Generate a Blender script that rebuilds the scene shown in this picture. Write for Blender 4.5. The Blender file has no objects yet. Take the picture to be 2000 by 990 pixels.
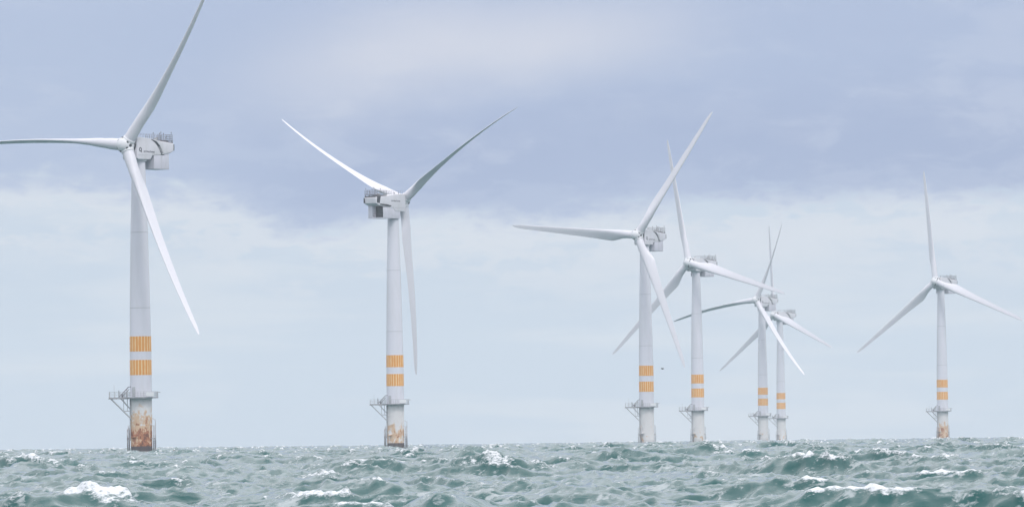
import bpy, bmesh, math, random
import numpy as np
from mathutils import Vector, Matrix
rad = math.radians
random.seed(4)
scene = bpy.context.scene
COL = scene.collection

# ------------------------------------------------------------------ camera
EYE = 2.5
R_EARTH = 7.43e6                      # earth radius with ordinary refraction
cam = bpy.data.cameras.new('camera'); camo = bpy.data.objects.new('camera', cam); COL.objects.link(camo)
cam.sensor_width = 36.0; cam.lens = 252.0
cam.clip_start = 1.0; cam.clip_end = 60000.0
PITCH = math.atan((857 - 495) / 14000); ROLL = rad(0.72)
camo.location = (0, 0, EYE)
camo.rotation_euler = (Matrix.Rotation(math.pi/2 + PITCH, 3, 'X') @ Matrix.Rotation(-ROLL, 3, 'Z')).to_euler()
scene.camera = camo

# ------------------------------------------------------------------ light
SUN_EL, SUN_AZ = rad(50), rad(152)
world = bpy.data.worlds.new('World'); scene.world = world; world.use_nodes = True
sun = bpy.data.lights.new('sun', 'SUN'); sun.energy = 1.2; sun.angle = rad(14); sun.color = (1.0, 0.96, 0.92)
suno = bpy.data.objects.new('sun', sun); COL.objects.link(suno)
sd = Vector((math.sin(SUN_AZ)*math.cos(SUN_EL), math.cos(SUN_AZ)*math.cos(SUN_EL), math.sin(SUN_EL)))
suno.rotation_euler = sd.to_track_quat('Z', 'Y').to_euler()
suno.location = (0, 0, 200)
vs = scene.view_settings
vs.view_transform = 'Standard'; vs.look = 'None'; vs.exposure = 0.0; vs.gamma = 1.0; vs.use_curve_mapping = False
HAZE_DENSITY = 6e-5
scene.cycles.volume_bounces = 1


class NT:
    """small helper for node trees"""
    def __init__(self, tree):
        self.t = tree; tree.nodes.clear()
    def n(self, typ, ins=None, **props):
        nd = self.t.nodes.new(typ)
        for k, v in props.items(): setattr(nd, k, v)
        for k, v in (ins or {}).items(): self.put(nd.inputs[k], v)
        return nd
    def put(self, sock, v):
        if isinstance(v, bpy.types.NodeSocket): self.t.links.new(v, sock)
        else: sock.default_value = v
    def m(self, op, a, b=0.0, c=None, clamp=False):
        nd = self.n('ShaderNodeMath', operation=op, use_clamp=clamp)
        self.put(nd.inputs[0], a); self.put(nd.inputs[1], b)
        if c is not None: self.put(nd.inputs[2], c)
        return nd.outputs[0]
    def ss(self, x, lo, hi, a=0.0, b=1.0):
        nd = self.n('ShaderNodeMapRange', interpolation_type='SMOOTHSTEP', clamp=True)
        for i, v in enumerate((x, lo, hi, a, b)): self.put(nd.inputs[i], v)
        return nd.outputs[0]
    def vec(self, x, y, z):
        nd = self.n('ShaderNodeCombineXYZ')
        for i, v in enumerate((x, y, z)): self.put(nd.inputs[i], v)
        return nd.outputs[0]
    def noise(self, v, scale, detail=4, rough=0.5, dist=0.0):
        nd = self.n('ShaderNodeTexNoise')
        self.put(nd.inputs['Vector'], v); nd.inputs['Scale'].default_value = scale
        nd.inputs['Detail'].default_value = detail; nd.inputs['Roughness'].default_value = rough
        nd.inputs['Distortion'].default_value = dist
        return nd.outputs['Fac']
    def mix(self, f, a, b):
        nd = self.n('ShaderNodeMix', data_type='RGBA')
        self.put(nd.inputs['Factor'], f)
        for s, v in ((nd.inputs[6], a), (nd.inputs[7], b)):
            if not isinstance(v, bpy.types.NodeSocket): v = (*v, 1.0) if len(v) == 3 else v
            self.put(s, v)
        return nd.outputs[2]


def build_sky():
    w = NT(world.node_tree)
    STR = 0.1
    out = w.n('ShaderNodeOutputWorld'); bg = w.n('ShaderNodeBackground'); bg.inputs['Strength'].default_value = STR
    w.put(out.inputs['Surface'], bg.outputs[0])
    sky = w.n('ShaderNodeTexSky', sky_type='NISHITA', sun_disc=False, sun_elevation=SUN_EL, sun_rotation=SUN_AZ)
    sep = w.n('ShaderNodeSeparateXYZ'); w.put(sep.inputs[0], w.n('ShaderNodeTexCoord').outputs['Generated'])
    az = w.m('ARCTAN2', sep.outputs[0], sep.outputs[1])
    el = w.m('ARCSINE', w.m('MINIMUM', w.m('MAXIMUM', sep.outputs[2], -1.0), 1.0))
    U = w.m('MULTIPLY', az, 14.0); V = w.m('MULTIPLY', el, 14.0)
    c = lambda r, g, b: (r/STR, g/STR, b/STR)
    pale, dark, pink, white = c(.585, .675, .79), c(.42, .505, .70), c(.63, .665, .775), c(.69, .745, .82)
    # soft wispy displacement of every cloud edge
    n1 = w.m('SUBTRACT', w.noise(w.vec(w.m('MULTIPLY', U, 1.0), w.m('MULTIPLY', V, 2.2), 3.1), 1.5, 7, .52, .25), .5)
    n2 = w.m('SUBTRACT', w.noise(w.vec(w.m('MULTIPLY', U, 1.0), w.m('MULTIPLY', V, 2.8), 9.7), 6.0, 6, .6, .4), .5)
    nb = w.m('SUBTRACT', w.noise(w.vec(U, w.m('MULTIPLY', V, 1.8), 21.3), 1.15, 5, .5, .2), .5)
    # lower edge of the dark cloud bank, lower in the middle
    fc = w.n('ShaderNodeFloatCurve'); cu = fc.mapping.curves[0]
    pts = [(0, .50), (.08, .50), (.22, .475), (.30, .41), (.40, .435), (.5, .435), (.60, .445), (.72, .455), (.8, .46), (.9, .47), (1, .455)]
    while len(cu.points) < len(pts): cu.points.new(.5, .5)
    for p, (a, b) in zip(cu.points, pts): p.location = (a, b)
    fc.mapping.update()
    w.put(fc.inputs['Value'], w.m('MULTIPLY_ADD', U, .5, .5, True))
    edge = fc.outputs[0]
    e = w.m('SUBTRACT', V, edge)
    e = w.m('MULTIPLY_ADD', n1, .15, e); e = w.m('MULTIPLY_ADD', n2, .13, e)
    n3 = w.m('SUBTRACT', w.noise(w.vec(U, w.m('MULTIPLY', V, 2.2), 33.0), 17.0, 5, .6, .3), .5)
    e = w.m('MULTIPLY_ADD', n3, .07, e)
    bank = w.ss(e, -.022, .05)
    # streaks under the bank
    st = w.noise(w.vec(w.m('MULTIPLY', U, .8), w.m('MULTIPLY', V, 6.0), 5.5), 1.6, 5, .5, .2)
    low = w.mix(w.m('MULTIPLY', w.ss(st, .46, .64), .7), pale, white)
    low = w.mix(w.m('MULTIPLY', w.ss(w.m('MULTIPLY_ADD', n2, .5, nb), -.02, .2), .45), low, c(.68, .74, .825))
    # bright puffs along the lower rim
    rim = w.m('MULTIPLY', w.ss(e, -.20, -.03), w.ss(w.m('ADD', w.m('MULTIPLY', n3, .5), w.m('ADD', n1, n2)), -.05, .10))
    low = w.mix(w.m('MULTIPLY', rim, .75), low, c(.70, .745, .82))
    # the pinkish gap in the bank high up
    g = w.m('SUBTRACT', V, w.m('MULTIPLY_ADD', U, .10, .76))
    g = w.m('MULTIPLY_ADD', n1, .14, g)
    gap = w.m('MULTIPLY', w.ss(w.m('ABSOLUTE', g), .15, .0), w.ss(w.m('ABSOLUTE', w.m('MULTIPLY_ADD', n1, .3, w.m('ADD', U, .08))), .62, .1))
    gap = w.m('ADD', w.m('MULTIPLY', gap, .95), w.m('MULTIPLY', w.ss(w.m('ADD', nb, w.m('MULTIPLY', n2, .4)), .0, .22), .18), 0.0, True)
    left = w.m('MULTIPLY', w.ss(U, -.35, -.9), .35)
    hi = w.mix(left, dark, c(.475, .565, .735))
    deep = w.m('MULTIPLY', w.ss(e, -.02, .06), w.ss(e, .30, .08))
    deep = w.m('MULTIPLY', deep, w.ss(U, -.75, -.3))
    hi = w.mix(w.m('MULTIPLY', deep, w.ss(nb, -.25, .1, .35, 1)), hi, c(.37, .45, .65))
    hi = w.mix(w.m('MULTIPLY', w.ss(w.m('ADD', n2, w.m('MULTIPLY', n1, 1.2)), .0, .18), .3), hi, c(.51, .585, .75))
    hi = w.mix(gap, hi, pink)
    hi = w.mix(w.ss(V, .78, .95, 0, .3), hi, c(.50, .58, .77))
    col = w.mix(w.m('MULTIPLY', bank, .97), low, hi)
    # overhead: thin bright overcast with the real sky glowing through
    over = w.mix(.12, c(1.38, 1.42, 1.52), sky.outputs[0])
    on = w.noise(w.vec(w.m('MULTIPLY', U, .18), w.m('MULTIPLY', V, .4), 2.0), 1.0, 4, .5)
    over = w.mix(w.ss(on, .35, .7), over, c(1.6, 1.6, 1.66))
    col = w.mix(w.ss(V, 1.0, 5.0), col, over)
    col = w.mix(w.ss(V, 0.0, -.1), col, c(.35, .42, .47))
    w.put(bg.inputs['Color'], col)
build_sky()


# ------------------------------------------------------------------ materials
def material(name):
    m = bpy.data.materials.new(name); m.use_nodes = True
    t = NT(m.node_tree)
    o = t.n('ShaderNodeOutputMaterial'); b = t.n('ShaderNodeBsdfPrincipled'); t.put(o.inputs['Surface'], b.outputs[0])
    return m, t, b

def paint(name, col, rough=.45, dirt=.12, dirtcol=(.45, .44, .40), scale=.5, streak=1.0):
    m, t, b = material(name)
    tc = t.n('ShaderNodeTexCoord').outputs['Object']
    mp = t.n('ShaderNodeMapping'); t.put(mp.inputs['Vector'], tc); mp.inputs['Scale'].default_value = (1, 1, streak)
    f = t.noise(mp.outputs[0], scale, 6, .6)
    f2 = t.noise(mp.outputs[0], scale*6, 4, .6)
    k = t.m('MULTIPLY', t.ss(t.m('MULTIPLY_ADD', f2, .35, f), .52, .95), dirt*3, None, True)
    t.put(b.inputs['Base Color'], t.mix(k, col, dirtcol))
    t.put(b.inputs['Roughness'], t.m('MULTIPLY_ADD', f, .2, rough-.1))
    return m

M = {}
M['blade'] = paint('blade_gelcoat', (.67, .66, .71), .35, .06, (.55, .55, .54), .15)
M['tower'] = paint('tower_paint', (.69, .685, .75), .5, .12, (.50, .51, .50), .3, .15)
M['nacelle'] = paint('nacelle_paint', (.675, .66, .705), .4, .12, (.45, .46, .43), .5, .5)
M['box'] = paint('container_paint', (.60, .59, .66), .45, .12, (.42, .44, .44), .6, .4)
M['hub'] = paint('hub_paint', (.73, .73, .76), .4, .10, (.5, .51, .5), .5)
M['dark'] = paint('dark_louvre_and_shade', (.022, .028, .04), .6, .05, (.05, .05, .06))
M['steel'] = paint('galvanised_steel', (.44, .46, .49), .5, .15, (.30, .27, .24), 1.5)
M['darksteel'] = paint('weathered_steel', (.13, .14, .17), .6, .2, (.20, .12, .07), 1.2)
M['deck'] = paint('deck_grating', (.36, .38, .42), .7, .2, (.25, .2, .17), 1.0)
M['white'] = paint('white_board', (.78, .78, .79), .4, .05)
M['letter'] = paint('lettering_paint', (.05, .055, .075), .5, .0)
M['letter_pale'] = paint('pale_lettering_paint', (.40, .36, .44), .5, .0)
M['feather'] = paint('black_feathers', (.012, .012, .014), .6, .0)
M['weld'] = paint('weld_seam', (.44, .46, .49), .5, .1)

def band_material():
    m, t, b = material('orange_band_paint')
    sp = t.n('ShaderNodeSeparateXYZ'); t.put(sp.inputs[0], t.n('ShaderNodeTexCoord').outputs['Object'])
    a = t.m('ARCTAN2', sp.outputs[1], sp.outputs[0])
    wob = t.m('MULTIPLY', t.m('SUBTRACT', t.noise(t.vec(sp.outputs[0], sp.outputs[1], sp.outputs[2]), .8, 3), .5), .9)
    s = t.m('SINE', t.m('MULTIPLY_ADD', a, 21.0, wob))
    n = t.noise(t.vec(t.m('MULTIPLY', sp.outputs[0], 3.0), t.m('MULTIPLY', sp.outputs[1], 3.0), t.m('MULTIPLY', sp.outputs[2], .5)), 1.0, 5, .6)
    f = t.ss(t.m('MULTIPLY_ADD', t.m('SUBTRACT', n, .5), 1.6, s), .25, .95)
    t.put(b.inputs['Base Color'], t.mix(f, (.74, .30, .05), (.86, .63, .33)))
    b.inputs['Roughness'].default_value = .55
    return m
M['band'] = band_material()
def landing_material():
    m, t, b = material('boat_landing_steel')
    sp = t.n('ShaderNodeSeparateXYZ'); t.put(sp.inputs[0], t.n('ShaderNodeTexCoord').outputs['Object'])
    n = t.noise(t.vec(sp.outputs[0], sp.outputs[1], sp.outputs[2]), 1.3, 5, .6)
    k = t.ss(t.m('MULTIPLY_ADD', t.m('SUBTRACT', n, .5), 6.0, sp.outputs[2]), 3.2, 5.4)
    t.put(b.inputs['Base Color'], t.mix(k, (.12, .115, .13), t.mix(t.ss(n, .5, .7), (.58, .58, .61), (.36, .3, .28))))
    b.inputs['Roughness'].default_value = .6
    return m
M['landing'] = landing_material()

def pile_material():
    """yellowed white steel; the rust amount of each turbine sits in its pile's object colour"""
    m, t, b = material('rusting_pile_paint')
    oi = t.n('ShaderNodeObjectInfo')
    sc = t.n('ShaderNodeSeparateColor'); t.put(sc.inputs[0], oi.outputs['Color'])
    amount, seed, weed = sc.outputs[0], sc.outputs[1], sc.outputs[2]
    sp = t.n('ShaderNodeSeparateXYZ'); t.put(sp.inputs[0], t.n('ShaderNodeTexCoord').outputs['Object'])
    x, y, z = sp.outputs
    ang = t.m('ARCTAN2', t.m('MULTIPLY', x, 1.0), t.m('MULTIPLY', y, -1.0))
    sv = t.m('MULTIPLY', seed, 40.0)
    blot = t.noise(t.vec(t.m('MULTIPLY', ang, 2.6), sv, t.m('MULTIPLY', z, .62)), .75, 7, .6, .5)
    streak = t.noise(t.vec(t.m('MULTIPLY', ang, 7.0), sv, t.m('MULTIPLY', z, .16)), 1.1, 6, .65, .1)
    fine = t.noise(t.vec(t.m('MULTIPLY', ang, 8.0), sv, t.m('MULTIPLY', z, 2.2)), 1.2, 5, .65)
    hgt = t.ss(z, 15.5, 4.5)                               # wetter and rustier towards the sea
    hh = t.m('MULTIPLY_ADD', t.m('SUBTRACT', blot, .5), 2.3, t.m('MULTIPLY_ADD', t.m('SUBTRACT', streak, .5), .7, hgt))
    base = t.mix(t.m('MULTIPLY', t.ss(fine, .45, .75), .5), (.72, .70, .70), (.58, .56, .54))
    stain = t.ss(t.m('ADD', hh, t.m('MULTIPLY_ADD', amount, .9, -.95)), .36, .60)
    rust = t.ss(t.m('MULTIPLY_ADD', t.m('SUBTRACT', fine, .5), .5, t.m('ADD', hh, t.m('MULTIPLY_ADD', amount, .8, -1.0))), .62, .72)
    core = t.ss(t.m('MULTIPLY_ADD', t.m('SUBTRACT', fine, .5), 1.6, t.m('ADD', hh, t.m('MULTIPLY_ADD', amount, .6, -1.0))), .66, .82)
    # run-off below fittings
    run = t.m('MULTIPLY', t.ss(streak, .60, .72), t.m('MULTIPLY', t.ss(fine, .38, .6), amount))
    c = t.mix(t.m('MULTIPLY', stain, .85), base, (.63, .40, .22))
    c = t.mix(t.m('MULTIPLY', run, .9), c, (.30, .11, .05))
    c = t.mix(t.m('MULTIPLY', rust, .85), c, (.37, .105, .035))
    c = t.mix(t.m('MULTIPLY', core, .8), c, (.11, .038, .024))
    # dark weed band near the waterline
    zz = t.m('MULTIPLY_ADD', t.m('SUBTRACT', fine, .5), .5, z)
    c = t.mix(t.m('MULTIPLY', t.ss(zz, 2.75, 2.45, 0, .95), weed), c, (.055, .05, .06))
    t.put(b.inputs['Base Color'], c); b.inputs['Roughness'].default_value = .6
    return m
M['pile'] = pile_material()

def sea_material():
    m, t, b = material('sea_water')
    at = t.n('ShaderNodeAttribute', attribute_name='foam').outputs['Fac']
    pos = t.n('ShaderNodeNewGeometry').outputs['Position']
    sp = t.n('ShaderNodeSeparateXYZ'); t.put(sp.inputs[0], pos)
    # wind aligned coordinates
    wx, wy = .43, .90
    along = t.m('ADD', t.m('MULTIPLY', sp.outputs[0], wx), t.m('MULTIPLY', sp.outputs[1], wy))
    cross = t.m('SUBTRACT', t.m('MULTIPLY', sp.outputs[0], wy), t.m('MULTIPLY', sp.outputs[1], wx))
    wv = t.vec(t.m('MULTIPLY', along, .07), t.m('MULTIPLY', cross, .8), t.m('MULTIPLY', sp.outputs[2], 1.2))
    lace = t.noise(wv, .9, 8, .68, .8)
    lace2 = t.noise(t.vec(t.m('MULTIPLY', along, .10), t.m('MULTIPLY', cross, .8), t.m('MULTIPLY', sp.outputs[2], 1.5)), 2.6, 6, .62, .6)
    bub = t.noise(t.vec(sp.outputs[0], t.m('MULTIPLY', sp.outputs[1], .6), t.m('MULTIPLY', sp.outputs[2], 2.0)), 4.0, 6, .72)
    k = t.m('MULTIPLY_ADD', t.m('SUBTRACT', lace, .5), 1.8, at)
    k = t.m('MULTIPLY_ADD', t.m('SUBTRACT', bub, .5), 2.5, k)
    foam = t.m('MULTIPLY', t.ss(k, .30, 1.0), t.ss(at, .02, .2))
    fl = t.m('MULTIPLY_ADD', t.m('SUBTRACT', lace2, .5), .9, lace)
    film = t.m('MULTIPLY', t.ss(fl, .55, .70), .40)
    foam = t.m('MAXIMUM', foam, film)
    tint = t.noise(t.vec(sp.outputs[0], t.m('MULTIPLY', sp.outputs[1], .3), 0.0), .03, 4, .5)
    water = t.mix(tint, (.003, .054, .053), (.008, .092, .088))
    t.put(b.inputs['Base Color'], t.mix(foam, water, (.70, .72, .75)))
    t.put(b.inputs['Roughness'], t.m('MULTIPLY_ADD', foam, .5, .06))
    b.inputs['IOR'].default_value = 1.333
    bh = t.m('ADD', t.m('MULTIPLY', t.noise(t.vec(t.m('MULTIPLY', along, 1.0), t.m('MULTIPLY', cross, .55), 0.0), 2.4, 5, .6, .3), .22),
             t.m('MULTIPLY', t.m('MULTIPLY', bub, foam), .9))
    bp = t.n('ShaderNodeBump'); bp.inputs['Strength'].default_value = .22; bp.inputs['Distance'].default_value = .5
    t.put(bp.inputs['Height'], bh); t.put(b.inputs['Normal'], bp.outputs[0])
    return m
M['sea'] = sea_material()


# ------------------------------------------------------------------ mesh helpers
def tag(o, label=None, cat=None, group=None, kind=None):
    for k, v in (('label', label), ('category', cat), ('group', group), ('kind', kind)):
        if v: o[k] = v
    return o

def link(name, me, mats, parent=None, mw=None, smooth=None):
    o = bpy.data.objects.new(name, me); COL.objects.link(o)
    for m in (mats if isinstance(mats, (list, tuple)) else [mats]): me.materials.append(m)
    if parent: o.parent = parent
    if mw is not None: o.matrix_local = mw
    if smooth is not None:
        me.polygons.foreach_set('use_smooth', [True]*len(me.polygons))
        me.set_sharp_from_angle(angle=rad(smooth))
    return o

class MB:
    def __init__(self): self.b = bmesh.new()
    def box(self, lo, hi, rot=None, mi=0):
        c = [(lo[i]+hi[i])/2 for i in range(3)]; s = [hi[i]-lo[i] for i in range(3)]
        mt = Matrix.Translation(c) @ (rot.to_4x4() if rot else Matrix()) @ Matrix.Diagonal((*s, 1))
        r = bmesh.ops.create_cube(self.b, size=1, matrix=mt)
        for v in r['verts']:
            for f in v.link_faces: f.material_index = mi
        return self
    def tube(self, p, q, r, r2=None, seg=10, caps=True):
        p, q = Vector(p), Vector(q); d = q-p
        if r2 is None: r2 = r
        mt = Matrix.Translation((p+q)/2) @ d.to_track_quat('Z', 'Y').to_matrix().to_4x4()
        bmesh.ops.create_cone(self.b, cap_ends=caps, segments=seg, radius1=r, radius2=r2, depth=d.length, matrix=mt)
        return self
    def path(self, pts, r, seg=6):
        for a, b in zip(pts[:-1], pts[1:]): self.tube(a, b, r, seg=seg)
        return self
    def lathe(self, prof, seg=64, mt=None, close=False):
        rings = []
        for r, z in prof:
            ring = []
            for i in range(seg):
                a = 2*math.pi*i/seg
                v = Vector((r*math.cos(a), r*math.sin(a), z))
                ring.append(self.b.verts.new(mt @ v if mt else v))
            rings.append(ring)
        for a, b in zip(rings[:-1], rings[1:]):
            for i in range(seg): self.b.faces.new((a[i], a[(i+1) % seg], b[(i+1) % seg], b[i]))
        if close:
            self.b.faces.new(list(reversed(rings[0]))); self.b.faces.new(rings[-1])
        return self
    def loft(self, rings):
        vs = [[self.b.verts.new(p) for p in r] for r in rings]
        n = len(rings[0])
        for a, b in zip(vs[:-1], vs[1:]):
            for i in range(n): self.b.faces.new((a[i], a[(i+1) % n], b[(i+1) % n], b[i]))
        self.b.faces.new(list(reversed(vs[0]))); self.b.faces.new(vs[-1])
        return self
    def prism(self, poly, y0, y1):
        """polygon in x,z pushed from y0 to y1"""
        a = [self.b.verts.new((x, y0, z)) for x, z in poly]; b = [self.b.verts.new((x, y1, z)) for x, z in poly]
        n = len(poly)
        self.b.faces.new(a); self.b.faces.new(list(reversed(b)))
        for i in range(n): self.b.faces.new((a[i], b[i], b[(i+1) % n], a[(i+1) % n]))
        return self
    def bevel(self, w, seg=2):
        bmesh.ops.recalc_face_normals(self.b, faces=self.b.faces)
        ed = [e for e in self.b.edges if len(e.link_faces) == 2 and e.calc_face_angle(0) > rad(25)]
        bmesh.ops.bevel(self.b, geom=ed, offset=w, segments=seg, profile=.6, affect='EDGES', clamp_overlap=True)
        return self
    def mesh(self, name):
        bmesh.ops.recalc_face_normals(self.b, faces=self.b.faces)
        me = bpy.data.meshes.new(name); self.b.to_mesh(me); self.b.free()
        return me
    def build(self, name, mats, parent=None, mw=None, smooth=35):
        return link(name, self.mesh(name), mats, parent, mw, smooth)


# ------------------------------------------------------------------ sea: one sheet to the horizon
def spectrum_tile(N, L, k0, k1, seed, Hs, Tp, wdir, lam):
    """one periodic patch of wind sea: height, horizontal shift, Jacobian terms"""
    rng = np.random.default_rng(seed)
    k = 2*np.pi*np.fft.fftfreq(N, L/N); KX, KY = np.meshgrid(k, k, indexing='ij')
    K = np.hypot(KX, KY); K[0, 0] = 1e-9
    g = 9.81; w = np.sqrt(g*K); wp = 2*np.pi/Tp; gam = 2.6
    sg = np.where(w <= wp, .07, .09)
    with np.errstate(all='ignore'):
        S = w**-5.*np.exp(-1.25*(wp/w)**4)*gam**np.exp(-(w-wp)**2/(2*sg**2*wp**2))
    ww = np.linspace(.3*wp, 12*wp, 6000); s2 = np.where(ww <= wp, .07, .09)
    S1 = ww**-5.*np.exp(-1.25*(wp/ww)**4)*gam**np.exp(-(ww-wp)**2/(2*s2**2*wp**2))
    S *= (Hs/4)**2/(S1.sum()*(ww[1]-ww[0]))
    th = np.arctan2(KY, KX)-wdir
    s = np.clip(11*(w/wp)**-.4, 4, 11)
    D = np.abs(np.cos(th/2))**(2*s)
    tt = np.linspace(-np.pi, np.pi, 361)[:-1]
    ref = np.array([np.mean(np.abs(np.cos(tt/2))**(2*q))*2*np.pi for q in np.linspace(1.6, 12, 60)])
    D = D/np.interp(s, np.linspace(1.6, 12, 60), ref)
    Psi = S*D*(g/(2*w))/K
    Psi[(K < k0) | (K >= k1)] = 0; Psi[0, 0] = 0
    dk = 2*np.pi/L
    h = (rng.normal(size=(N, N))+1j*rng.normal(size=(N, N)))*np.sqrt(Psi)*dk
    f = lambda a: np.real(np.fft.ifft2(a))*N*N
    ux, uy = KX/K, KY/K
    return dict(L=L, N=N, F=np.stack([f(h), lam*f(1j*ux*h), lam*f(1j*uy*h),
                -lam*f(KX*ux*h), -lam*f(KY*uy*h), -lam*f(KX*uy*h)], -1).astype(np.float32))

def sample(T, x, y, F=None):
    F = T['F'] if F is None else F
    N = T['N']; u = (x/T['L'] % 1)*N; v = (y/T['L'] % 1)*N
    i = np.floor(u).astype(np.int64); j = np.floor(v).astype(np.int64)
    a = (u-i).astype(np.float32)[:, None]; b = (v-j).astype(np.float32)[:, None]
    i %= N; j %= N; i1 = (i+1) % N; j1 = (j+1) % N
    return (F[i, j]*(1-a)+F[i1, j]*a)*(1-b)+(F[i, j1]*(1-a)+F[i1, j1]*a)*b

WIND = math.atan2(.90, .43)
HS, TP, CHOP = 1.5, 4.4, 1.2
# breaking crests: world x, y, half length across, height, width along the wind
BREAKERS = []
def crest(px, py, half, ht, wd, white=1.0):
    # a photographed crest at this bearing and depth below the horizon
    az = (px-1000)/14000.; ht = min(ht, EYE-.55); d = (EYE-ht-.12)*14000./(py+.01257*(px-1000)-857)
    BREAKERS.append((d*math.sin(az), d*math.cos(az), half, ht, wd, white))

for c in ((585, 887, 3.0, 1.75, 1.3), (800, 900, 3.4, 1.7, 1.5), (880, 968, 1.2, .8, .8), (770, 976, 1.3, .7, .8), (60, 966, 2.4, .85, 1.0), (230, 970, 2.0, .8, .9),
          (965, 873, 4.5, 1.85, 1.6), (862, 877, 2.2, 1.8, 1.2), (1365, 894, 1.6, 1.4, .9), (1550, 976, .8, .7, .7), (1780, 861, 4.5, 1.85, 1.5),
          (110, 885, 3.0, 1.7, 1.2), (440, 883, 3.0, 1.7, 1.0),
          (270, 920, 1.6, 1.2, .8), (1180, 900, 1.6, 1.3, .8), (1100, 871, 3, 1.8, 1.1)):
    crest(*c)
for c in ((275, 884, 4, 1.7, 1.6), (70, 889, 4, 1.6, 1.6), (775, 872, 4, 1.8, 1.7), (600, 880, 5, 1.6, 1.6), (1010, 869, 4, 1.75, 1.6), (1290, 866.5, 4, 1.7, 1.8), 
          (1850, 855, 5, 1.85, 1.8), (1965, 854, 4, 1.8, 1.6), (420, 881, 4, 1.6, 1.6), (1150, 868, 3, 1.8, 1.4), (905, 871, 4, 1.75, 1.5), (1745, 858, 4, 1.8, 1.5)):
    crest(*c, .25)

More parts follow.
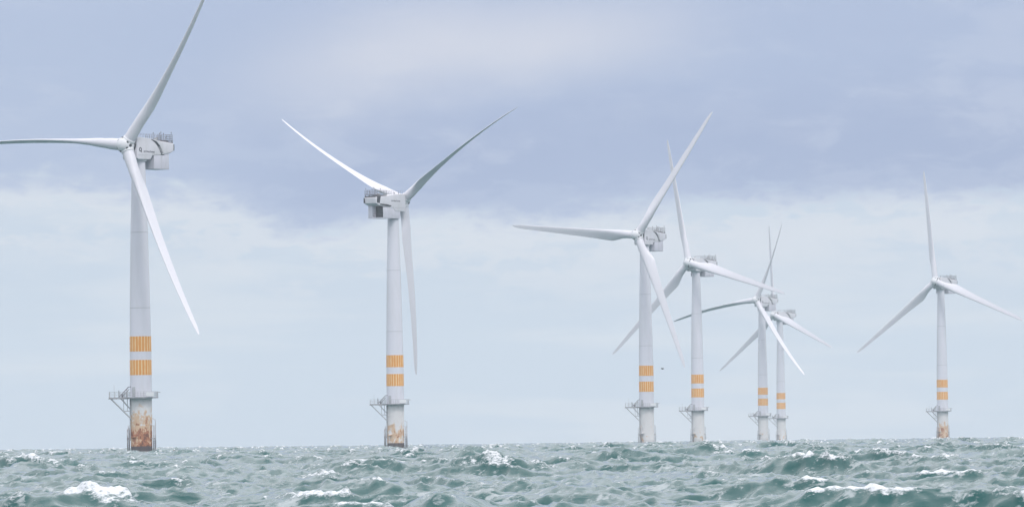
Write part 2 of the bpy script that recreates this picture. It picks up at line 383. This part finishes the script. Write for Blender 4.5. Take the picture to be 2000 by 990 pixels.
HUB_BACK = 4.8                       # rotor planes stand this far ahead of the tower axes
PILES = [(-91.38, 1700.8, 35.0), (-32.33, 2137.8, 217.8), (44.64, 2523.5, 32.6), (71.94, 2897.0, 39.5), (124.98, 3679.9, 38.9), (150.71, 4115.9, 46.3), (195.56, 3313.4, 34.7)]
def sea():
    q = 2*np.pi
    A = spectrum_tile(512, 433., q/160, q/10, 11, HS, TP, WIND, CHOP)
    B = spectrum_tile(256, 97., q/10, q/1.8, 12, HS*1.4, TP, WIND, CHOP*.85)
    Cc = spectrum_tile(256, 23., q/1.8, q/.25, 13, HS*2.1, TP, WIND, CHOP*.45)
    fine = np.radians(np.linspace(-5.6, 5.6, 900))
    side = np.radians(5.6+np.cumsum(np.geomspace(.02, 6.5, 70)))
    side = side[side < rad(82)]
    ang = np.concatenate([-side[::-1], fine, side])
    r1 = np.geomspace(4, 150, 120, endpoint=False); r2 = np.geomspace(150, 3500, 2100, endpoint=False); r3 = np.geomspace(3500, 9000, 320)
    rr = np.concatenate([r1, r2, r3])
    RR, AA = np.meshgrid(rr, ang, indexing='ij')
    x = (RR*np.sin(AA)).ravel(); y = (RR*np.cos(AA)).ravel(); d = RR.ravel()
    nz = len(x); out = np.zeros((nz, 3), np.float32); foam = np.zeros(nz, np.float32)
    # foam trails: drag each patch's breaking along the wind with decay
    ca, sa = math.cos(.31), math.sin(.31)
    for s in range(0, nz, 400000):
        e = min(nz, s+400000); X, Y, Dd = x[s:e], y[s:e], d[s:e]
        calm = np.interp(Dd, (60, 190, 320, 700, 1300), (.1, .8, .92, 1.0, 1.2))                     # lee beside the boat the picture is taken from
        fa = sample(A, X, Y)*calm[:, None]
        fb = sample(B, X*ca-Y*sa+13, X*sa+Y*ca)
        wB = np.clip(1.15-Dd/6000, .35, 1)*calm
        # modulation: short waves ride steeper on the long crests
        mod = np.clip(1+.6*fa[:, 0], .45, 1.7)
        fb = fb*(wB*mod)[:, None]
        fc = sample(Cc, X*sa+Y*ca, Y*sa-X*ca+5)*(np.clip(1.25-Dd/1300, .25, 1)*mod*calm)[:, None]
        # rotate the tilted patches' shifts back
        bx, by = fb[:, 1]*ca+fb[:, 2]*sa, -fb[:, 1]*sa+fb[:, 2]*ca
        cx, cy = fc[:, 1]*sa-fc[:, 2]*ca, fc[:, 1]*ca+fc[:, 2]*sa
        h = fa[:, 0]+fb[:, 0]+fc[:, 0]
        jb = (1+fa[:, 3])*(1+fa[:, 4])-fa[:, 5]**2
        jj = jb+.8*(fb[:, 3]+fb[:, 4])+.15*(fc[:, 3]+fc[:, 4])
        qa, qb = np.percentile(jj, (1.5 if Dd.mean() < 700 else .6, .08))
        F = np.clip((qa-jj)/(qa-qb), 0, .9)*np.clip((h+.1)/.4, 0, 1)
        for (bx0, by0, ln, ht, wd, white) in BREAKERS:           # crests that are breaking at this moment
            c, sn = math.cos(WIND), math.sin(WIND)
            al = (X-bx0)*c+(Y-by0)*sn; cr = -(X-bx0)*sn+(Y-by0)*c
            near = (np.abs(al) < 12*wd) & (np.abs(cr) < 3*ln)
            if not near.any(): continue
            al, cr = al[near], cr[near]
            t1 = sample(Cc, X[near]*.9, Y[near]*.35)[:, 0]; t2 = sample(B, X[near]*2.3+7, Y[near]*1.1)[:, 0]
            t1 = t1/Cc['F'][..., 0].std(); t2 = t2/B['F'][..., 0].std()
            zone = np.exp(-(al/(5*wd))**4)*np.exp(-(np.abs(cr+.3*t2)/(.9*ln))**3)
            hA = (fa[near, 0]+fb[near, 0])
            on = np.clip((hA-.22)/.4, 0, 1)                     # only the upper part of the natural wave breaks
            lift = (.25 if white == 1.0 else .5)*np.exp(-(al/(5*wd))**2-(cr/ln)**2)
            h[near] += zone*np.clip(hA, 0, 2)*.45+lift
            fo = np.clip(zone*on*(.85+.40*t2+.30*t1), 0, 1)*white
            F[near] = np.maximum(F[near], np.clip(np.maximum(fo*.95,   .2*zone*white*(.8+.5*t2)), 0, .85))
            h[near] += fo*(.08*np.abs(t1)+.10*t2+.05)
        for (px, py, yaw) in PILES:                              # wash round each foundation
            px += HUB_BACK*math.sin(rad(yaw)); py += HUB_BACK*math.cos(rad(yaw))
            r = np.hypot(X-px, Y-py); near = r < 14
            if near.any():
                al = (X[near]-px)*math.cos(WIND)+(Y[near]-py)*math.sin(WIND)
                w = np.exp(-((r[near]-2.8)/2.0)**2)*.85+.3*np.exp(-((r[near]-5)/4)**2)*(al > 0)
                F[near] = np.maximum(F[near], w); h[near] += .5*np.exp(-((r[near]-2.6)/1.2)**2)
        out[s:e, 0] = X+fa[:, 1]+bx+cx; out[s:e, 1] = Y+fa[:, 2]+by+cy
        out[s:e, 2] = h-Dd**2/(2*R_EARTH)
        foam[s:e] = F
    nr, nc = len(rr), len(ang)
    idx = np.arange(nz).reshape(nr, nc)
    quads = np.stack([idx[:-1, :-1], idx[:-1, 1:], idx[1:, 1:], idx[1:, :-1]], -1).reshape(-1, 4)
    me = bpy.data.meshes.new('sea')
    me.vertices.add(nz); me.vertices.foreach_set('co', out.ravel())
    me.loops.add(quads.size); me.loops.foreach_set('vertex_index', quads.ravel().astype(np.int32))
    me.polygons.add(len(quads)); me.polygons.foreach_set('loop_start', np.arange(0, quads.size, 4, dtype=np.int32))
    me.polygons.foreach_set('use_smooth', np.ones(len(quads), bool))
    at = me.attributes.new('foam', 'FLOAT', 'POINT'); at.data.foreach_set('value', foam)
    me.update(calc_edges=True)
    o = link('sea', me, M['sea'])
    tag(o, kind='structure')
    return o
sea()


# ------------------------------------------------------------------ wind turbine
HUB_BACK = 4.8                       # rotor plane stands this far ahead of the tower axis
def interp(t, v): return float(np.interp(v, [a for a, _ in t], [b for _, b in t]))
CHORD = [(1.6, 2.75), (4, 2.75), (6, 2.95), (8.5, 3.65), (10.5, 4.0), (13, 3.85), (17, 3.4), (22, 2.95), (30, 2.45), (40, 1.85), (48, 1.35), (50.5, 1.0), (51.6, .55), (52, .12)]
TWIST = [(1.6, 13), (10, 13), (20, 7), (32, 3), (44, .5), (52, -.5)]
THICK = [(1.6, 1), (4, 1), (7, .72), (10.5, .42), (16, .29), (24, .23), (52, .16)]

def blade_mesh(bend, length=52.0):
    k = length/52.0
    rings = []
    rs = [1.6, 2.6, 4, 5, 6, 7, 8, 9, 10, 11, 12, 13.5, 15, 17, 19, 22, 25, 28, 31, 34, 37, 40, 43, 46, 48.5, 50, 51, 51.6, 52]
    for r in rs:
        c, tw, th = interp(CHORD, r), rad(interp(TWIST, r)), interp(THICK, r)
        f = min(1, max(0, (r-4)/7)); f = f*f*(3-2*f)             # circle to aerofoil
        off = .5*(1-f)+.30*f
        ring = []
        n = 36
        for i in range(n):
            a = 2*math.pi*i/n
            xc = .5-.5*math.cos(a)                               # 0 leading edge, 1 trailing edge
            cy = .5*math.sin(a)
            ya = 5*th*(.2969*math.sqrt(max(xc, 0))-.126*xc-.3516*xc**2+.2843*xc**3-.1036*xc**4)
            ya = ya*(1 if math.sin(a) >= 0 else -1)
            ya += .03*4*xc*(1-xc)
            yy = cy*th*(1-f)+ya*f
            lx, ly = (off-xc)*c, yy*c
            X = lx*math.cos(tw)+ly*math.sin(tw); Y = -lx*math.sin(tw)+ly*math.cos(tw)
            ring.append((X, Y-bend*(r/52)**2.4, r*k))
        rings.append(ring)
    return MB().loft(rings).mesh('blade')

def tower_radius(z):
    return interp([(14, 2.62), (28, 2.56), (40, 2.36), (52, 2.12), (63, 1.80), (72, 1.58)], z)

def text_mesh(body, size):
    cu = bpy.data.curves.new('t', 'FONT'); cu.body = body; cu.size = size; cu.extrude = .01; cu.offset = .012
    o = bpy.data.objects.new('t', cu); COL.objects.link(o)
    dg = bpy.context.evaluated_depsgraph_get()
    me = bpy.data.meshes.new_from_object(o.evaluated_get(dg))
    bpy.data.objects.remove(o); bpy.data.curves.remove(cu)
    return me

SHARED = {}
def shared(key, fn):
    if key not in SHARED: SHARED[key] = fn()
    return SHARED[key]

def put(name, key, fn, mats, parent, mw=None, smooth=35):
    """a part whose mesh every turbine shares"""
    new = key not in SHARED
    me = shared(key, fn)
    o = bpy.data.objects.new(name, me); COL.objects.link(o); o.parent = parent
    if new:
        for m in (mats if isinstance(mats, (list, tuple)) else [mats]): me.materials.append(m)
        me.polygons.foreach_set('use_smooth', [True]*len(me.polygons)); me.set_sharp_from_angle(angle=rad(smooth))
    if mw is not None: o.matrix_local = mw
    return o

# --- foundation and platform meshes
def pile_mesh():
    m = MB().lathe([(2.56, -9), (2.56, 1.0), (2.56, 4.3), (2.56, 8), (2.56, 13.85), (2.72, 13.86), (2.72, 14.0)], 72)
    for a, z in ((-40, 10.9), (-52, 10.7), (25, 10.6), (-18, 8.1), (35, 7.2), (-30, 4.9), (10, 9.0), (48, 8.8)):
        q = rad(a); p = Vector((2.5*math.sin(q), -2.5*math.cos(q), z))
        m.tube(p, p+Vector((.28*math.sin(q), -.28*math.cos(q), 0)), .12, seg=8)
    m.box((-2.2, -2.75, 4.75), (-1.1, -1.6, 5.15))               # bracket on the front
    return m.mesh('monopile')

def deck_mesh():
    m = MB()
    m.lathe([(2.74, 14.0), (4.1, 14.0), (4.1, 14.32), (2.66, 14.32)], 48)
    m.box((-7.6, -1.7, 14.02), (-3.6, 1.7, 14.3))
    m.box((-7.7, -1.8, 13.86), (-2.9, -1.55, 14.02)); m.box((-7.7, 1.55, 13.86), (-2.9, 1.8, 14.02))
    return m.bevel(.03, 1).mesh('access_platform')

STRUTS = [f for y in (-1.5, 1.5) for f in (((-7.1, y, 13.85), (-2.2, y*.82, 8.9), .12), ((-4.7, y, 13.85), (-2.35, y*.7, 11.2), .10))]
def cage_mesh():
    m = MB()
    m.tube((-4.1, -1.1, 13.9), (-4.1, -1.1, 11.0), .08, seg=6); m.tube((-3.2, -1.1, 13.9), (-3.2, -1.1, 11.0), .08, seg=6)
    m.tube((-4.2, -1.1, 11.0), (-2.4, -1.1, 11.0), .1, seg=6)
    return m.mesh('ladder_cage')

def rail_mesh():
    m = MB()
    pts = []
    for i in range(33):
        a = rad(204+i*(312/32)); pts.append((4.02*math.cos(a), 4.02*math.sin(a)))
    ring = [p for p in pts if not (p[0] < -3.4 and abs(p[1]) < 1.7)]
    ext = [(-3.65, 1.62), (-5, 1.62), (-6.3, 1.62), (-7.5, 1.62), (-7.5, .5), (-7.5, -.5), (-7.5, -1.62), (-6.3, -1.62), (-5, -1.62), (-3.65, -1.62)]
    for line in (ring, ext):
        for i, (x, y) in enumerate(line):
            m.tube((x, y, 14.3), (x, y, 15.55), .05, seg=5)
        for z in (14.75, 15.15, 15.55):
            m.path([(x, y, z) for x, y in line], .04, 5)
    m.tube((-6.3, -1.62, 15.5), (-6.3, -1.62, 17.2), .035, seg=5)
    m.tube((4.0, .6, 15.4), (4.6, .6, 15.4), .08, seg=6)
    return m.mesh('railing')

def davit_mesh():
    m = MB()
    m.tube((-5.2, -1.2, 14.3), (-2.9, -1.2, 16.7), .1, seg=6); m.tube((-4.6, -1.2, 14.3), (-2.7, -1.2, 16.2), .08, seg=6)
    m.tube((-2.9, -1.2, 16.7), (-2.2, -1.2, 16.75), .08, seg=6)
    m.tube((-5.2, -1.2, 14.3), (-5.2, -1.2, 15.9), .1, seg=6)
    m.tube((-3.9, -1.2, 14.3), (-3.9, -1.2, 15.6), .07, seg=6); m.tube((-3.3, -1.2, 14.3), (-3.3, -1.2, 16.2), .07, seg=6)
    m.box((-4.6, -1.45, 14.3), (-4.1, -.9, 15.0))
    return m.mesh('davit')

def landing_mesh(sx):
    m = MB()
    q = rad(14)
    def P(r, t, z):                      # r outwards, t sideways
        x, y = r, t
        return (sx*(x*math.cos(q)-y*math.sin(q)), -(x*math.sin(q)+y*math.cos(q)) if sx > 0 else (x*math.sin(q)+y*math.cos(q)), z)
    for t in (-.85, .85):
        top = 8.8 if sx > 0 and t < 0 else 7.4 if sx > 0 else 6.6
        m.tube(P(3.25, t, -6), P(3.25, t, top), .10, seg=8)
        m.tube(P(3.25, t, top), P(2.4, t*.9, top+.5), .08, seg=8)
        for z in (4.4, 1.2): m.tube(P(2.3, t*.8, z), P(3.3, t, z), .09, seg=8)
    for z in np.arange(.6, 7.2, .45): m.tube(P(3.2, -.35, z), P(3.2, .35, z), .035, seg=5)
    for t in (-.35, .35): m.tube(P(3.2, t, -3), P(3.2, t, 7.6), .06, seg=6)
    m.tube(P(3.25, -.95, 4.5), P(3.25, .95, 4.5), .11, seg=8)
    return m.mesh('boat_landing')

# --- tower
def tower_mesh():
    zs = list(np.linspace(14.0, 71.6, 26))
    return MB().lathe([(tower_radius(z), z) for z in zs], 72, close=True).mesh('tower')

def seam_mesh(z):
    r = tower_radius(z)+.012
    return MB().lathe([(r-.02, z-.07), (r, z-.06), (r, z+.06), (r-.02, z+.07)], 72).mesh('weld_seam')

def band_mesh(z0, z1):
    g = .014
    return MB().lathe([(tower_radius(z0)+.0, z0), (tower_radius(z0)+g, z0+.005), (tower_radius(z1)+g, z1-.005), (tower_radius(z1)+.0, z1)], 96).mesh('warning_band')

def door_mesh():
    m = MB(); q = rad(-38); r = tower_radius(15)
    c = Vector((r*math.sin(q), -r*math.cos(q), 15.55)); R = Matrix.Rotation(q, 3, 'Z')
    m.box(c-Vector((.45, .1, 1.15)), c+Vector((.45, .1, 1.15)), R)
    return m.bevel(.05, 2).mesh('door')

# --- nacelle (x to the rear of the rotor plane, y to starboard, z up from the rotor axis)
PROFILE = [(1.6, 1.75), (2.0, 1.93), (6.6, 1.66), (10.5, 1.15), (15.5, .72), (15.8, .45), (15.6, -1.15), (14.3, -1.68), (10.6, -2.15), (7.5, -2.35), (6.6, -3.35), (2.0, -3.4), (1.6, -3.1)]
NW = 2.25
def nacelle_mesh():
    m = MB()
    m.prism(PROFILE, -NW, NW)
    # seat on the yaw bearing
    m.lathe([(1.66, -3.9), (1.95, -3.75), (1.95, -3.3)], 40, Matrix.Translation((HUB_BACK, 0, 0)))
    m.bevel(.13, 3)
    return m.mesh('nacelle')

def pod_mesh():
    """rear side panel standing a little proud on the port side"""
    m = MB()
    m.prism([(7.2, 1.48), (10.5, 1.06), (15.3, .62), (15.45, .4), (15.3, -1.05), (14.1, -1.55), (11.6, -1.92), (10.3, .0), (9.0, .95)], -NW-.12, -NW+.02)
    return m.bevel(.07, 3).mesh('side_panel')

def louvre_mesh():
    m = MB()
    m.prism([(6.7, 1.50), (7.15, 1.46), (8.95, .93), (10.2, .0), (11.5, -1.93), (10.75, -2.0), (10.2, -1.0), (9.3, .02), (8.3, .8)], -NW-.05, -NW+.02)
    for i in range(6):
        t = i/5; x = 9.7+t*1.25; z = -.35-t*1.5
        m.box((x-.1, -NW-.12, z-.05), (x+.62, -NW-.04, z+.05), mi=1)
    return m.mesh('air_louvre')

VENTS_AND_SHADE = {
    'grille': lambda: MB().prism([(13.4, 1.02), (15.0, .88), (15.25, -.9), (13.9, -1.1)], NW-.02, NW+.05).mesh('side_vent_or_shade'),
    'scoop_shade': lambda: MB().prism([(8.2, -1.72), (10.6, -1.35), (13.6, -1.22), (13.9, -1.5), (10.6, -2.0), (9.0, -2.1)], NW-.02, NW+.04).mesh('side_vent_or_shade'),  # no vent: dark plate painting the shadow under the scooped lower side
    'rear': lambda: MB().box((15.6, -NW-.01, -1.0), (15.9, -NW+.38, .5)).mesh('rear_vent'),
}

def yaw_seam_mesh():
    m = MB()
    for s in (-1, 1):
        m.box((1.7, s*NW-.03, -2.35), (6.9, s*NW+.03, -2.28))
        m.box((7.35, s*NW-.03, -2.3), (7.42, s*NW+.03, -1.9))
    return m.mesh('panel_seam')

def box_mesh():
    m = MB()
    m.box((8.1, -2.15, -5.55), (12.2, 2.15, -2.2))
    m.box((12.2, -2.15, -5.55), (13.9, -.55, -1.75))
    m.box((4.1, 1.78, -5.5), (8.1, 2.16, -2.3))
    m.box((12.2, -.55, -5.56), (13.9, 2.16, -5.3))
    m.bevel(.05, 2)
    return m.mesh('transformer_box')
def box_seam_mesh():
    m = MB()
    m.box((10.98, -2.165, -5.4), (11.02, -2.12, -2.3))
    m.box((8.1, -2.165, -5.45), (13.9, -2.12, -5.38))
    return m.mesh('box_seam')
def recess_mesh():
    m = MB()
    m.box((12.2, -.5, -5.25), (12.26, 2.12, -1.9))
    for z in (-4.75, -4.3): m.tube((13.75, -.5, z), (13.75, 2.1, z), .06, seg=6); m.tube((13.75, 2.1, z), (12.3, 2.1, z), .06, seg=6)
    return m.mesh('equipment_bay')

def roof_mesh():
    m = MB()
    m.box((10.0, -1.9, 1.33), (15.9, 1.9, 1.42))
    for x in (10.3, 12.0, 13.8, 15.6):
        for y in (-1.8, 1.8): m.box((x-.12, y-.1, .6), (x+.12, y+.1, 1.3))
    m.prism([(10.4, 1.12), (15.7, .72), (15.7, 1.0), (11.4, 1.3), (10.4, 1.3)], -2.0, 2.0)
    return m.mesh('roof_deck')

def roof_rail_mesh():
    m = MB(); r = .03
    for y in (-1.85, 1.85):
        xs = np.linspace(2.4, 9.9, 8)
        for x in xs: m.tube((x, y, interp([(2, 1.93), (6.6, 1.66), (10.5, 1.15)], x)), (x, y, 2.78), r*.8, seg=5)
        m.tube((2.4, y, 2.78), (9.9, y, 2.78), r*.7, seg=5)
    xs = np.linspace(10.1, 15.8, 9)
    for y in (-1.85, 1.85):
        for x in xs: m.tube((x, y, 1.4), (x, y, 2.75), r*1.3, seg=5)
        for z in (1.8, 2.25, 2.75): m.tube((10.1, y, z), (15.8, y, z), r*1.2, seg=5)
    for y in np.linspace(-1.85, 1.85, 5): m.tube((15.8, y, 1.4), (15.8, y, 2.75), r*1.3, seg=5)
    for z in (1.8, 2.25, 2.75): m.tube((15.8, -1.85, z), (15.8, 1.85, z), r*1.2, seg=5)
    m.tube((12.6, -1.85, 1.4), (13.8, -1.85, 2.7), r*1.3, seg=5)
    return m.mesh('roof_railing')

def mast_mesh(x, y, z):
    m = MB()
    m.tube((x, y, 1.4), (x, y, z), .04, seg=5)
    m.tube((x-.18, y, z-.12), (x+.18, y, z-.12), .03, seg=5); m.tube((x, y, z-.1), (x, y, z+.14), .09, seg=6)
    return m.mesh('weather_mast')
MASTS = [(15.6, -1.6, 3.3), (15.7, 1.6, 3.5), (14.6, 0, 3.1), (11.2, -1.5, 3.0), (11.7, .8, 3.2)]
LAMPS = [(2.5, -1.3, 2.5, .13), (3.3, .9, 2.3, .1)]
LOCKERS = [((10.4, -1.2, 1.42), (11.0, -.5, 2.0)), ((12.2, .3, 1.42), (12.8, 1.1, 1.9))]

def hub_mesh():
    """axis along -x (nose forward)"""
    R = Matrix.Rotation(-math.pi/2, 4, 'Y')                  # lathe z -> -x
    m = MB()
    m.lathe([(.02, 2.35), (.55, 2.27), (1.05, 2.02), (1.5, 1.6), (1.82, 1.0), (1.98, .4), (2.0, -.2), (1.9, -.8), (1.62, -1.25), (1.2, -1.5), (1.2, -1.75)], 56, R)
    for k in range(3):
        q = k*2*math.pi/3
        d = Vector((0, math.sin(q), math.cos(q)))
        m.tube(d*.3, d*1.75, 1.62, 1.56, seg=40); m.tube(d*1.75, d*1.95, 1.56, 1.45, seg=40)
    return m.mesh('hub')

HOLES = [(k, off) for k in range(3) for off in (34, 60, 86)]
def hole_mesh(k, off):
    q = rad(k*120+off); side = off != 60
    r, x, sz = (1.70, -1.28, .30) if side else (1.93, -.62, .38)
    d = Vector((-.45 if side else -.2, math.sin(q), math.cos(q))).normalized()
    p = Vector((x, r*math.sin(q), r*math.cos(q)))
    return MB().tube(p-d*.15, p+d*.05, sz, seg=14).mesh('inspection_hole')

def shaft_mesh():
    m = MB(); R = Matrix.Rotation(-math.pi/2, 4, 'Y')
    m.lathe([(1.15, -1.85), (1.15, -1.0)], 36, R, True)
    return m.mesh('main_shaft')

def emblem_mesh(y):
    m = MB(); R = Matrix.Translation((2.75, y, -1.05)) @ Matrix.Rotation(math.pi/2, 4, 'X')
    m.lathe([(.28, -.02), (.52, -.02), (.52, .02), (.28, .02), (.28, -.02)], 24, R)
    m.box((3.0, y-.02, -1.75), (3.22, y+.02, -1.15))
    return m.mesh('emblem')

def turbine(loc, hubz, yaw, rotor, pitch, bend, rust, seed, label, short=None, turn=0):
    X, Y = loc; hubz -= .5
    psi = rad(yaw)
    fwd = Vector((-math.sin(psi), -math.cos(psi), 0))
    tx, ty = X-fwd.x*HUB_BACK, Y-fwd.y*HUB_BACK
    z0 = -(tx*tx+ty*ty)/(2*R_EARTH)-.5                          # low tide datum
    root = bpy.data.objects.new('wind_turbine', None); COL.objects.link(root)
    root.location = (tx, ty, z0)
    tag(root, label, 'wind turbine', 'offshore wind turbines standing in the sea')
    # foundation
    pile = put('monopile', 'pile', pile_mesh, M['pile'], root); pile.color = (rust, seed, 1 if rust > .5 and turn == 0 else .15, 1)
    LR = Matrix.Rotation(rad(turn), 4, 'Z')
    put('boat_landing', 'landL', lambda: landing_mesh(-1), M['landing'], root, LR); put('boat_landing', 'landR', lambda: landing_mesh(1), M['landing'], root, LR)
    deck = put('access_platform', 'deck', deck_mesh, M['deck'], root)
    for i, (p, q, r) in enumerate(STRUTS): put('support_strut', ('strut', i), lambda: MB().tube(p, q, r, seg=8).mesh('support_strut'), M['steel'], deck)
    put('ladder_cage', 'cage', cage_mesh, M['steel'], deck)
    put('drain_pipe', 'drain', lambda: MB().tube((-2.55, -1.0, 13.9), (-2.6, -1.0, 4.0), .13, seg=8).mesh('drain_pipe'), M['steel'], pile)
    put('railing', 'rail', rail_mesh, M['steel'], deck)
    put('davit', 'davit', davit_mesh, M['darksteel'], deck)
    put('notice_board', 'board', lambda: MB().box((.8, -4.16, 14.42), (2.7, -4.08, 15.4)).bevel(.02, 1).mesh('notice_board'), M['white'], deck, Matrix.Rotation(rad(8), 4, 'Z'))
    # tower
    tw = put('tower', 'tower', tower_mesh, M['tower'], root)
    dz = hubz-z0-74.0                                           # small differences in hub height
    tw.scale = (1, 1, (hubz-z0-2.6-14.0)/(71.6-14.0)); tw.location.z = 14.0*(1-tw.scale.z)
    put('warning_band', 'band1', lambda: band_mesh(19.5, 23.1), M['band'], root)
    put('warning_band', 'band2', lambda: band_mesh(25.1, 28.7), M['band'], root)
    put('door', 'door', door_mesh, M['steel'], tw)
    for z in (35.5, 53.5): put('weld_seam', 'seam%g' % z, lambda: seam_mesh(z), M['weld'], tw)
    # nacelle: local frame x rear, y starboard, z up
    rear = -fwd; star = Vector((-math.cos(psi), math.sin(psi), 0)); up = Vector((0, 0, 1))
    hub = Vector((X-tx, Y-ty, hubz-z0))
    N = Matrix.Translation(hub) @ Matrix((rear, star, up)).transposed().to_4x4()
    nac = put('nacelle', 'nacelle', nacelle_mesh, M['nacelle'], root, N)
    put('side_panel', 'pod', pod_mesh, M['nacelle'], nac)
    put('air_louvre', 'louvre', louvre_mesh, [M['dark'], M['nacelle']], nac)
    for k, f in VENTS_AND_SHADE.items(): put('rear_vent' if k == 'rear' else 'side_vent_or_shade', ('vent_or_shade', k), f, M['dark'], nac)
    put('panel_seam', 'nseam', yaw_seam_mesh, M['steel'], nac)
    put('roof_deck', 'rdeck', roof_mesh, M['darksteel'], nac)
    put('roof_railing', 'rrail', roof_rail_mesh, M['darksteel'], nac)
    for q in MASTS: put('weather_mast', ('mast', q), lambda: mast_mesh(*q), M['darksteel'], nac)
    for x, y, z, r in LAMPS: put('warning_lamp', ('lamp', x), lambda: MB().tube((x, y, 1.6), (x, y, z), r, seg=10).mesh('warning_lamp'), M['darksteel'], nac)
    for lo, hi in LOCKERS: put('roof_locker', ('locker', lo), lambda: MB().box(lo, hi).bevel(.04, 1).mesh('roof_locker'), M['steel'], nac)
    bx = put('transformer_box', 'tbox', box_mesh, M['box'], root, N)
    put('equipment_bay', 'bay', recess_mesh, M['dark'], bx)
    put('panel_seam', 'bseam', box_seam_mesh, M['steel'], bx)
    RX = Matrix.Rotation(math.pi/2, 4, 'X')
    put('lettering', 'txtP', lambda: text_mesh('GE Wind Energy', .62), M['letter'], nac, Matrix.Translation((4.0, -NW-.012, -1.7)) @ RX)
    put('emblem', 'embP', lambda: emblem_mesh(-NW-.01), M['letter'], nac)
    put('lettering', 'txtS', lambda: text_mesh('GE Wind Energy', .62), M['letter'], nac, Matrix.Translation((8.4, NW+.012, -.5)) @ Matrix.Rotation(math.pi, 4, 'Z') @ RX)
    # rotor: tilted axis
    tl = rad(5)
    a = (fwd*math.cos(tl)+up*math.sin(tl)).normalized()
    eu = (up-a*up.dot(a)).normalized(); er = eu.cross(a)
    th = rad(rotor)
    b0 = math.cos(th)*eu+math.sin(th)*er
    H = Matrix.Translation(hub) @ Matrix((-a, b0.cross(-a), b0)).transposed().to_4x4()
    hb = put('hub', 'hub', hub_mesh, M['hub'], root, H)
    for k, off in HOLES: put('inspection_hole', ('hole', k, off), lambda: hole_mesh(k, off), M['dark'], hb)
    put('front_gap_shade', 'gap_shade', lambda: MB().lathe([(1.72, 1.35), (1.85, 1.62)], 40, Matrix.Rotation(math.pi/2, 4, 'Y'), True).mesh('front_gap_shade'), M['dark'], nac)  # dark disc standing in for the shade between hub and nacelle
    put('main_shaft', 'shaft', shaft_mesh, M['darksteel'], hb)
    for k in range(3):
        q = th+k*2*math.pi/3
        b = math.cos(q)*eu+math.sin(q)*er; t = -math.sin(q)*eu+math.cos(q)*er
        ln, bd = (52.0, bend) if not (short and short[0] == k) else short[1:]
        B = Matrix.Translation(hub) @ Matrix((t, -a, b)).transposed().to_4x4() @ Matrix.Rotation(-rad(pitch), 4, 'Z')
        put('blade', ('blade', bd, ln), lambda: blade_mesh(bd, ln), M['blade'], root, B, 60)
    return root

TURBINES = [
    ((-91.38, 1700.8), 73.85, 35.0, 156.0, 75, 4.5, 1.0, .13, 'nearest white wind turbine with a heavily rusted foot and a blade leaving the picture top'),
    ((-32.33, 2137.8), 74.46, 217.8, 184.5, 80, 4.0, .62, .47, 'white wind turbine facing away, back of its nacelle visible, two blades raised in a V'),
    ((44.2, 2523.5), 74.17, 32.6, 155.3, 6, 1.0, .22, .71, 'white wind turbine with one blade level to the left, just left of the bird'),
    ((71.35, 2897.0), 73.28, 39.5, 105.6, 8, .6, .22, .29, 'white wind turbine standing just right of the bird, one blade slanting down to the right'),
    ((124.98, 3679.9), 72.71, 38.9, 144.7, 66, 6.0, .15, .83, 'small distant wind turbine with a thin dark drooping left blade and shortened upper blade'),
    ((150.0, 4115.9), 72.35, 46.3, 112.7, 10, .6, .3, .57, 'smallest, farthest wind turbine, its hub overlapped by a blade of its close neighbour'),
    ((195.56, 3313.4), 73.29, 34.7, 111.9, 8, 1.0, .72, .37, 'lone white wind turbine at the far right with rust streaks down its foot'),
]
for i, T in enumerate(TURBINES):
    turbine(*T, short=(2, 42.0, 2.5) if i == 4 else None, turn=0 if i < 2 else 52)


# ------------------------------------------------------------------ the bird
def bird(loc, heading):
    m = MB()
    body = [(-.52, .02, .0), (-.42, .05, .0), (-.25, .075, .0), (0, .11, .0), (.18, .10, .01), (.3, .06, .03), (.42, .04, .05), (.5, .05, .06), (.56, .045, .055), (.62, .018, .045), (.7, .006, .04)]
    m.loft([[(x, r*math.cos(2*math.pi*i/12), z+r*math.sin(2*math.pi*i/12)) for i in range(12)] for x, r, z in body])
    for s in (-1, 1):
        sec = [(0.04, .02, .13, .0), (.25, .22, .13, .02), (.42, .30, .09, -.05), (.6, .30, .03, -.10)]
        w = []
        for d, z, c, sw in sec:
            w.append([(sw+c*math.cos(2*math.pi*i/10), s*d, z+.014*math.sin(2*math.pi*i/10)) for i in range(10)])
        m.loft(w)
    o = m.build('bird', M['feather'], None, None, 60)
    o.location = loc; o.rotation_euler = (0, 0, heading); o.scale = (.85,)*3
    tag(o, 'small black seabird flying against the pale sky between two turbine towers', 'bird')
bird((292.5*1500/14000-.15, 1500, EYE+133*1500/14000), rad(140))

# ------------------------------------------------------------------ the sea air
def haze():
    m = MB().box((-9500, -300, -15), (9500, 9300, 133))
    mt = bpy.data.materials.new('sea_haze'); mt.use_nodes = True
    t = NT(mt.node_tree); o = t.n('ShaderNodeOutputMaterial'); v = t.n('ShaderNodeVolumePrincipled')
    v.inputs['Color'].default_value = (.90, .95, 1.0, 1); v.inputs['Density'].default_value = HAZE_DENSITY; v.inputs['Anisotropy'].default_value = 0.0
    t.put(o.inputs['Volume'], v.outputs[0])
    ob = m.build('haze', mt, None, None, None)
    tag(ob, kind='stuff')
haze()
